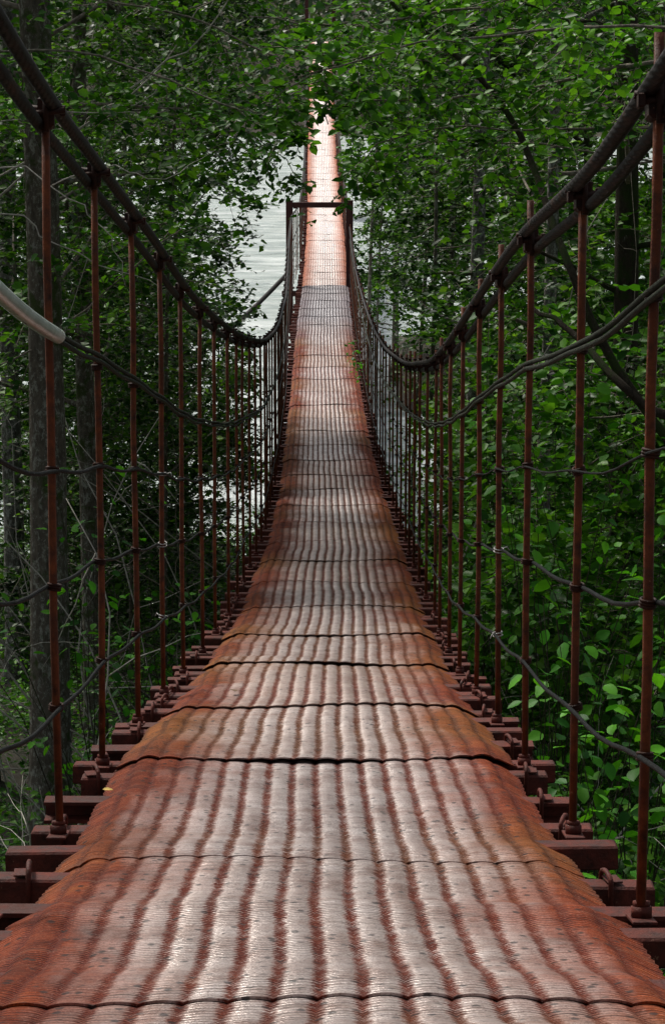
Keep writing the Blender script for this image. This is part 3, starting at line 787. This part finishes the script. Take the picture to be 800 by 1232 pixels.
for q, (px, Y, dia, H, lean, leaf, lk, bk, nl, hm, reach, lab) in enumerate(TL):
    tree('alder_tree', lx(px, Y), Y, dia, H, lab, G, lean, leaf * 1.22, lk, bk, nl, hm, reach, q + 1, dens=1.35, thin=thin_left if px < 400 else thin_right)
BL = [
 (150, 22, 3.6, 'leafB', 'dark bush low behind the second and third left rods'), (250, 26, 3.4, 'leafB', 'dark bush by the water next to the left railing'),
 (80, 24, 4.2, 'leafA', 'bush between the mossy trunks at the left'), (200, 31, 4.0, 'leafB', 'shoreline bush beyond the fourth left rod'),
 (10, 28, 4.4, 'leafA', 'tall bush at the far left edge behind the trunks'),
 (690, 15, 3.4, 'leafC', 'green bush behind the second right rod at rope height'), (780, 19, 4.2, 'leafC', 'green bush at the right edge behind the nearest rod'),
 (560, 20, 3.2, 'leafA', 'bush low behind the sixth right rod'), (630, 22, 4.2, 'leafC', 'tall bush behind the fourth right rod'),
 (720, 29, 4.6, 'leafA', 'bush deep in the thicket between the nearest right rods'),  (590, 17, 2.4, 'leafC', 'low bright bush next to the right beam ends'), (835, 24, 4.4, 'leafA', 'tall bush cut by the right edge of the view')]
for q, (px, Y, H, lk, lab) in enumerate(BL):
    tree('hazel_bush', lx(px, Y), Y, .035, H, lab, 'bushes on the banks', (.03, .0), .074 if px > 400 else .064, lk, 'twig', 18, .25, (.7, 1.5), 60 + q, cat='bush', dens=1.7, hi=px > 560)

# overhanging branches of two trees whose trunks stand outside the view
def overhang(name, label, trunk_xy, dia, H, branches, leaf, leafmat, seed, bark='bark_dark', hi=True, dens=1.0, tw=(.25, .6), twigmat='twig'):
    rng = np.random.default_rng(seed); x, y = trunk_xy; z0 = float(ground_z(x, y)) - .15
    root = empty(name, (x, y, z0), label, 'tree')
    t = np.linspace(0, 1, 14); P = np.stack([.05 * np.sin(t * 5), 0 * t, t * H], 1)
    tube_obj('trunk', P, dia / 2 * (1 - .6 * t), MAT[bark], root, 12)
    limbs = []
    for pts, r0, mat, leafy in branches:
        W = np.array([at(*p) for p in pts]); zt = W[0, 2]
        if len(W) > 2 or True:
            tt = np.linspace(0, 1, len(W)); tn = np.linspace(0, 1, 16)
            W = np.stack([hermite(tt, W[:, i])(tn) if len(W) > 2 else np.interp(tn, tt, W[:, i]) for i in range(3)], 1)
            W[1:-1] += rng.normal(0, .012, (14, 3)) * (W[0, 1] / 14)
        tube_obj('limb', W - np.array([x, y, z0]), r0 * np.linspace(1, .3, len(W)), MAT[mat], root, 6)
        if leafy: limbs.append(W)
    if limbs: crown_object(root, limbs, rng, leaf, leafmat, hi, dens, tw, True, (x, y, z0), twigmat, .6, 8)
    return root
overhang('hornbeam_tree', 'tree at the right with long branches hanging across the top of the view', (3.6, 13.5), .22, 9,
    [([(1100, 20, 13.5), (770, 78, 13.5), (640, 108, 13.5), (520, 118, 13.4), (405, 125, 13.2)], .014, 'twig', True),
     ([(1100, 60, 12.8), (760, 30, 13), (600, 40, 13), (470, 60, 13), (380, 90, 13), (330, 120, 13)], .010, 'twig', True),
     ([(1000, -40, 14), (700, -20, 14), (560, 10, 14), (420, 30, 14), (300, 20, 14)], .012, 'twig', True),
     ([(1100, 160, 14), (800, 150, 14), (640, 158, 14), (560, 150, 14), (470, 165, 14), (430, 200, 14)], .009, 'twig', True),
     ([(1000, 230, 17), (760, 190, 17), (600, 170, 17), (500, 175, 17), (440, 195, 17), (415, 225, 17)], .008, 'twig', True),
     ([(900, 640, 14), (760, 470, 14), (690, 330, 14), (640, 190, 14.5), (570, 85, 14.5), (500, 30, 14.5), (450, -20, 14.5)], .030, 'bark_dark', False),
     ([(1000, 560, 12), (800, 500, 12), (740, 455, 12), (690, 400, 12.3), (640, 370, 12.5)], .030, 'bark_dark', False),
     ([(1000, 120, 15), (800, 38, 15), (720, 30, 15), (640, 10, 15), (520, -20, 15)], .016, 'bark_dark', True)],
    .060, 'leafC', 21)
overhang('hornbeam_tree', 'tree at the left with pale thin branches reaching across the upper left', (-3.4, 15.5), .22, 9,
    [([(-200, 420, 15), (-20, 250, 15), (108, 147, 15), (170, 100, 15), (225, 60, 15), (265, 15, 15), (290, -30, 15)], .009, 'twig_pale', False),
     ([(-200, 330, 16), (60, 180, 16), (110, 145, 16), (150, 120, 15.5), (190, 85, 15.5), (235, 20, 15.2), (262, -8, 15.2)], .008, 'twig_pale', False),
     ([(-200, 200, 14), (0, 148, 14), (90, 135, 14), (205, 133, 14)], .006, 'twig_pale', True),
     ([(-200, 40, 14.5), (0, 60, 14.5), (120, 70, 14.5), (240, 110, 14.3), (300, 140, 14.2), (350, 170, 14.0)], .009, 'twig', True),
     ([(-200, -60, 15), (50, -20, 15), (180, 10, 15), (300, 50, 15), (370, 110, 14.8), (395, 150, 14.8)], .010, 'twig', True),
     ([(-200, 130, 18), (0, 120, 18), (150, 130, 18), (260, 150, 18), (330, 180, 18), (360, 215, 18)], .009, 'twig', True),
     ([(-200, 200, 20), (0, 200, 20), (150, 190, 20), (250, 215, 20), (310, 255, 20)], .009, 'twig', True),
     ([(-200, 350, 14), (0, 258, 14), (58, 290, 14), (150, 330, 14), (200, 345, 14)], .006, 'twig_pale', False),
     ([(-200, 260, 13), (0, 205, 13), (60, 225, 13), (110, 262, 13), (140, 300, 13), (152, 345, 13)], .005, 'twig_pale', False),
     ([(108, 147, 15), (150, 135, 15), (205, 92, 15), (240, 70, 15), (300, 62, 15)], .004, 'twig_pale', False),
     ([(60, 225, 13), (130, 200, 13), (190, 215, 13), (260, 180, 13.2)], .004, 'twig_pale', False),
     ([(-200, 500, 15), (0, 440, 15), (90, 380, 15), (190, 300, 15), (240, 250, 15.2)], .008, 'twig', True)],
    .055, 'leafC', 22, hi=True)
# bare dead twigs behind the railings
rng = np.random.default_rng(5)
def brush(name, label, cx_, Y, n, seed, mat='twig_pale', z=(1.2, 4.5), spread=1.4):
    rng = np.random.default_rng(seed); gz_ = float(ground_z(cx_, Y))
    root = empty(name, (cx_, Y, gz_), label, 'dead brush', 'dead brush on the banks')
    for i in range(n):
        d = np.array([rng.normal(0, .8), rng.normal(0, .3), rng.uniform(.3, 1.3)])
        P = wander(rng, (rng.uniform(-.4, .4), rng.uniform(-.3, .3), 0), d, rng.uniform(1.6, z[1]), 10, .2, .22)
        if not keep_clear(P + np.array([cx_, Y, gz_])).all(): continue
        rr = rng.uniform(.004, .010)
        mb = MB().tube(P, rr * np.linspace(1, .25, 10), 5)
        for q in range(4):
            k0 = rng.integers(3, 9); S = wander(rng, P[k0], unit(rng.normal(0, 1, 3) + [0, 0, .4]), rng.uniform(.3, .9), 6, 0, .25)
            mb.tube(S, rr * .45 * np.linspace(1, .3, 6), 4)
        link('dead_stem', mb.mesh('dead_stem', [MAT[mat]]), root)
brush('dead_brush', 'pale bare twigs tangled behind the second and third left rods', lx(180, 13.5), 13.5, 12, 1)
brush('dead_brush', 'pale bare twigs low at the left edge beside the mossy trunk', lx(20, 12), 12, 8, 2)
brush('dead_brush', 'grey bare twigs behind the two nearest right rods', lx(740, 13), 13, 12, 3)
brush('dead_brush', 'grey bare twigs behind the fourth right rod', lx(610, 16), 16, 12, 4, 'twig')
brush('dead_brush', 'pale bare twigs rising high behind the fifth left rod', lx(215, 17), 17, 16, 6, 'twig_pale', (1.2, 6.5))
brush('dead_brush', 'pale bare twigs crossing behind the fifth and sixth right rods', lx(560, 19), 19, 14, 7, 'twig_pale', (1.2, 6.5))
brush('dead_brush', 'tall pale bare twigs at the right behind the second rod', lx(680, 17), 17, 14, 8, 'twig_pale', (1.2, 7.0))
brush('dead_brush', 'tall pale bare twigs at the left between the mossy trunks', lx(90, 16), 16, 14, 9, 'twig_pale', (1.2, 7.0))
brush('dead_brush', 'dark bare twigs by the water behind the left railing', lx(230, 21), 21, 12, 5, 'twig')

# broad-leaved shrubs: every big leaf its own part
def leaf_mesh(seed):
    r = np.random.default_rng(seed)
    n = 7; s = np.linspace(0, 1, n); wd = .33 * np.sin(np.pi * s ** .8) ** .75 * (1 + .06 * r.normal(size=n)); wd[0] = .01; wd[-1] = .0
    cols = np.array([-1, -.5, 0, .5, 1])
    V = np.array([[c * wd[i], s[i], .16 * abs(c) * wd[i] - .14 * s[i] ** 2 + .012 * ((i % 2) * 2 - 1) * abs(c)] for i in range(n) for c in cols])
    Fq = [[i * 5 + j, i * 5 + j + 1, i * 5 + j + 6, i * 5 + j + 5] for i in range(n - 1) for j in range(4)]
    return mesh_np('leaf', V, np.array(Fq), [LEAFBIG[seed % 3]])
def bigleaf_mat(name, c):
    m, t, b = M(name)
    oi = N(t, 'ShaderNodeObjectInfo')
    g = N(t, 'ShaderNodeNewGeometry')
    col = ramp(t, oi.outputs['Random'], [(0.0, tuple(x * .55 for x in c)), (.6, c), (1.0, tuple(x * 1.6 for x in c))])
    col = mix(t, ramp(t, noise(t, g.outputs['Position'], 40, 3), [(.4, 0.0), (.7, .35)]), col, tuple(x * .6 for x in c))
    t.links.new(col, b.inputs['Base Color']); b.inputs['Roughness'].default_value = .5; b.inputs['Specular IOR Level'].default_value = .15
    tr = N(t, 'ShaderNodeBsdfTranslucent'); t.links.new(mix(t, 1.0, col, (1.3, 1.3, .5), 'MULTIPLY'), tr.inputs[0])
    mx = N(t, 'ShaderNodeMixShader'); mx.inputs[0].default_value = .35
    t.links.new(b.outputs[0], mx.inputs[1]); t.links.new(tr.outputs[0], mx.inputs[2]); t.links.new(mx.outputs[0], t.nodes['Material Output'].inputs[0])
    return m
LEAFBIG = [bigleaf_mat('hazel_leaf_green', (.05, .21, .014)), bigleaf_mat('hazel_leaf_light', (.09, .31, .018)), bigleaf_mat('hazel_leaf_dark', (.025, .12, .012))]
leaf_mes = [leaf_mesh(s) for s in range(6)]
def shrub(name, px, py, D, nst, nleaf, size, label, seed, group='broad-leaved shrubs beside the bridge', spread=.5):
    rng = np.random.default_rng(seed); c = at(px, py, D); gz_ = float(ground_z(c.x, c.y)) - .05
    root = empty(name, (c.x, c.y, gz_), label, 'shrub', group)
    hh = c.z - gz_
    nleaf = int(nleaf * 1.9); size *= .88
    for i in range(nst):
        tip = np.array([rng.normal(0, spread), rng.normal(0, spread * .6), hh + rng.normal(0, spread * .6)])
        tip = np.clip(tip, [-9, -9, .4], [9, 9, 9])
        P = np.array([tip * (q ** np.array([1.6, 1.6, .9])) + rng.normal(0, .012, 3) * (q > 0) for q in np.linspace(0, 1, 9)])
        if not keep_clear(P + np.array([c.x, c.y, gz_])).all():
            side = np.sign(c.x); P[:, 0] = np.abs(P[:, 0]) * side
        tube_obj('stem', P, .0045 * np.linspace(1, .3, 9), MAT['bark_dark'], root, 5)
        m = nleaf // nst
        for j in range(m):
            q = 1 - (j / m) * .45; k0 = q * 8; a0 = min(int(k0), 7); p = P[a0] * (1 - (k0 - a0)) + P[a0 + 1] * (k0 - a0)
            az = rng.uniform(0, 2 * math.pi)
            p = p + np.array([math.cos(az), math.sin(az), rng.uniform(-.2, .5)]) * rng.uniform(.02, .17)
            if not keep_clear((p + np.array([c.x, c.y, gz_]))[None])[0]: continue
            o = link('leaf', leaf_mes[rng.integers(0, 6)], root, tuple(p), (rng.normal(-.25, .4), rng.normal(0, .4), az - math.pi / 2))
            s = size * rng.uniform(.6, 1.25); o.scale = (s, s, s)
    return root
shrub('hazel_shrub', 730, 800, 10.5, 12, 96, .085, 'bright broad-leaved shrub low behind the nearest right rod', 31)
shrub('hazel_shrub', 655, 860, 10.0, 10, 72, .080, 'bright broad-leaved shrub low behind the second right rod beside the crossbeams', 32, spread=.35)
shrub('hazel_shrub', 660, 500, 13.5, 12, 72, .095, 'light green broad-leaved shrub at cable height behind the second and third right rods', 33)
shrub('hazel_shrub', 585, 455, 15.0, 6, 30, .11, 'few large pale leaves beside the fourth right rod just under the cable', 34, spread=.25)
shrub('hazel_shrub', 775, 620, 12.0, 10, 80, .09, 'broad-leaved shrub half way up at the right edge', 35)
shrub('hazel_shrub', 770, 960, 9.0, 8, 64, .075, 'low leafy shrub in the lower right corner beneath the beam ends', 36, spread=.35)
shrub('hazel_shrub', 700, 700, 14.0, 10, 70, .085, 'broad-leaved shrub behind the lower ropes between the first and third right rods', 37)
shrub('hazel_shrub', 205, 720, 16.0, 10, 70, .075, 'fresh green shrub low behind the fourth left rod', 38)
shrub('hazel_shrub', 110, 640, 13.5, 8, 48, .075, 'small bright shrub in front of the trunks between the first two left rods', 39)
shrub('hazel_shrub', 150, 820, 14.0, 10, 70, .070, 'fresh green shrub beside the left beam ends', 40, spread=.4)
shrub('vine_sprig', 434, 436, 32.0, 4, 40, .06, 'little creeping sprig growing over the right deck edge in mid bridge', 41, None, .12) if False else None
# sprig that climbs over the right deck edge
c = at(430, 455, 34)
root = empty('vine_sprig', (c.x, c.y, c.z), 'small leafy creeper growing over the right deck edge far along the bridge', 'plant')
rg = np.random.default_rng(9)
P = np.array([(.12, 0, -.5), (.08, 0, -.1), (.0, -.02, .12), (-.03, 0, .3), (-.08, 0, .42)]); tube_obj('stem', P, .006, MAT['twig'], root, 5)
for i in range(46):
    q = rg.uniform(.3, 1) * 4; a0 = min(int(q), 3); p = P[a0] * (1 - (q - a0)) + P[a0 + 1] * (q - a0) + rg.normal(0, .06, 3)
    o = link('leaf', leaf_mes[rg.integers(0, 6)], root, tuple(p), (rg.normal(0, .5), rg.normal(0, .5), rg.uniform(0, 6))); s = rg.uniform(.04, .075); o.scale = (s, s, s)

# litter on the deck
for (px, py, D, sz_, lab, mt) in ((283, 838, 8.0, .035, 'curled dry leaf lying on the pale ridges left of centre', 'litter_brown'), (124, 963, 5.45, .022, 'tiny yellow leaf scrap near the left deck edge', 'litter_yellow')):
    if mt not in MAT: MAT[mt] = simple(mt, (.45, .30, .06) if 'yellow' in mt else (.12, .07, .035), .7, 0, .3, 200, .3)
    c = at(px, py, D); lf = leaf_mes[0].copy(); lf.materials.clear(); lf.materials.append(MAT[mt])
    o = link('fallen_leaf', lf, None, (c.x, c.y, float(bzf(c.y)) + .007), (.1, .15, px)); o.scale = (sz_, sz_, sz_)
    tag(o, lab, 'leaf', 'litter on the deck')

# undergrowth
def undergrowth(name, x0, x1, y0_, y1, n, leaf, mat, hmax, seed, hi=False):
    rng = np.random.default_rng(seed)
    yv = rng.uniform(y0_, y1, n); xf = rng.uniform(x0, x1, n)
    xv = (xf - 400) / 3160 * np.maximum(yv, 8) * 1.0
    zv = ground_z(xv, yv)
    cl_ = np.clip(.5 + .8 * npnoise(xv * 2.2, yv * 2.2, seed), .08, 1.4)
    ht = hmax * cl_ * rng.uniform(0, 1, n) ** .7
    S = np.stack([xv, yv, zv + ht], 1)
    D = unit(np.stack([rng.normal(0, 1, n), rng.normal(0, 1, n), rng.uniform(.0, .6, n)], 1))
    Pt, P, Yd, Nn, sz = spray_leaves(rng, S, D, rng.uniform(.12, .34, n), 6, leaf, .8, .3)
    k = keep_clear(P); LV, LF = leaves_arrays(P[k], Yd[k], Nn[k], sz[k], hi)
    o = link(name, mesh_np(name, LV, LF, [MAT[mat]], False)); o['kind'] = 'stuff'; o['label'] = 'leafy green undergrowth covering the bank'
    return o
undergrowth('undergrowth', -260, 400, 9, 34, 9000, .05, 'leafC', .9, 51)
undergrowth('undergrowth', 400, 1060, 8, 34, 11000, .066, 'leafC', 1.1, 52)
undergrowth('undergrowth', -200, 1000, 24, 35, 5500, .06, 'leafA', .8, 53)
# boulders on the shore
for i, (px, Y, s) in enumerate([(190, 31, .7), (235, 33.5, .5), (150, 29, .45), (560, 33, .5), (270, 35, .4)]):
    rg = np.random.default_rng(80 + i)
    mb = MB(); n1, n2 = 9, 14
    th = np.linspace(0, math.pi, n1); ph = np.linspace(0, 2 * math.pi, n2, endpoint=False)
    T, Pp = np.meshgrid(th, ph, indexing='ij'); rr = 1 + .22 * npnoise(np.cos(Pp) * 2 + i, T * 2 + np.sin(Pp) * 2, i)
    V = np.stack([np.sin(T) * np.cos(Pp) * rr * s, np.sin(T) * np.sin(Pp) * rr * s * .8, np.cos(T) * rr * s * .55], -1).reshape(-1, 3)
    ii = np.arange(n1 - 1)[:, None] * n2; jj = np.arange(n2)[None]
    Fq = np.stack([ii + jj, ii + n2 + jj, ii + n2 + (jj + 1) % n2, ii + (jj + 1) % n2], -1).reshape(-1, 4)
    x = lx(px, Y)
    o = link('boulder', mesh_np('boulder', V, Fq, [MAT['stone']]), None, (x, Y, float(ground_z(x, Y)) + .1))
    tag(o, ['large rounded boulder on the left shore behind the shrubs', 'grey boulder at the waterline left of the bridge', 'grey boulder up the left bank among the trees', 'grey boulder at the waterline right of the bridge', 'small boulder in the shallows next to the bridge left railing'][i], 'boulder')

# wood on the far bank
def far_wood():
    rng = np.random.default_rng(77); n = 40000
    y = rng.uniform(318, 420, n); x = rng.uniform(-75, 75, n)
    g = ground_z(x, y); hgt = 16 * (1 + .3 * npnoise(x * .25, y * .2, 4))
    cellx, celly = x / 6, y / 8
    z = g + hgt * rng.uniform(0, 1, n) ** .8
    P = np.stack([x, y, z], 1)
    Yd = unit(rng.normal(0, 1, (n, 3))); Nn = unit(rng.normal(0, 1, (n, 3)) + np.array([0, -.3, .8]))
    LV, LF = leaves_arrays(P, Yd, Nn, rng.uniform(.5, 1.3, n), False)
    o = link('far_wood', mesh_np('far_wood', LV, LF, [MAT['far']], False)); o['kind'] = 'stuff'; o['label'] = 'distant wood on the far river bank'
far_wood()
# high canopy over the near bank, above the view: the same crowns again, larger and higher
src = [o for o in COL.objects if o.name.startswith('alder_tree')]
spots = [(-5.5, 4, 5), (6, 6, 1), (-6.5, 12, 3), (6.5, 15, 2), (-7, 21, 7), (7, 24, 4), (-7.5, 30, 6), (-4.8, -4, 8), (5, -3, 9)]
for i, (x, y, k) in enumerate(spots):
    s = src[k % len(src)]
    o = s.copy(); COL.objects.link(o); o.location = (x, y, float(ground_z(x, y)) + 0.0); o.rotation_euler = (0, 0, 0.4 * i); o.scale = (1.5, 1.5, 1.45)
    o['label'] = ['tall tree left of the walkway close to the start', 'tall tree right of the walkway close to the start', 'tall tree left of the walkway out beyond the pale sleeve', 'tall tree right of the walkway level with the thicket edge', 'tall tree left of the walkway half way to the water', 'tall tree right of the walkway half way to the water', 'tall tree left of the walkway at the water edge', 'tall tree behind the start of the walkway on its left', 'tall tree behind the start of the walkway on its right'][i]; o['group'] = 'tall trees beside the view'
    for ch in s.children:
        c2 = ch.copy(); COL.objects.link(c2); c2.parent = o
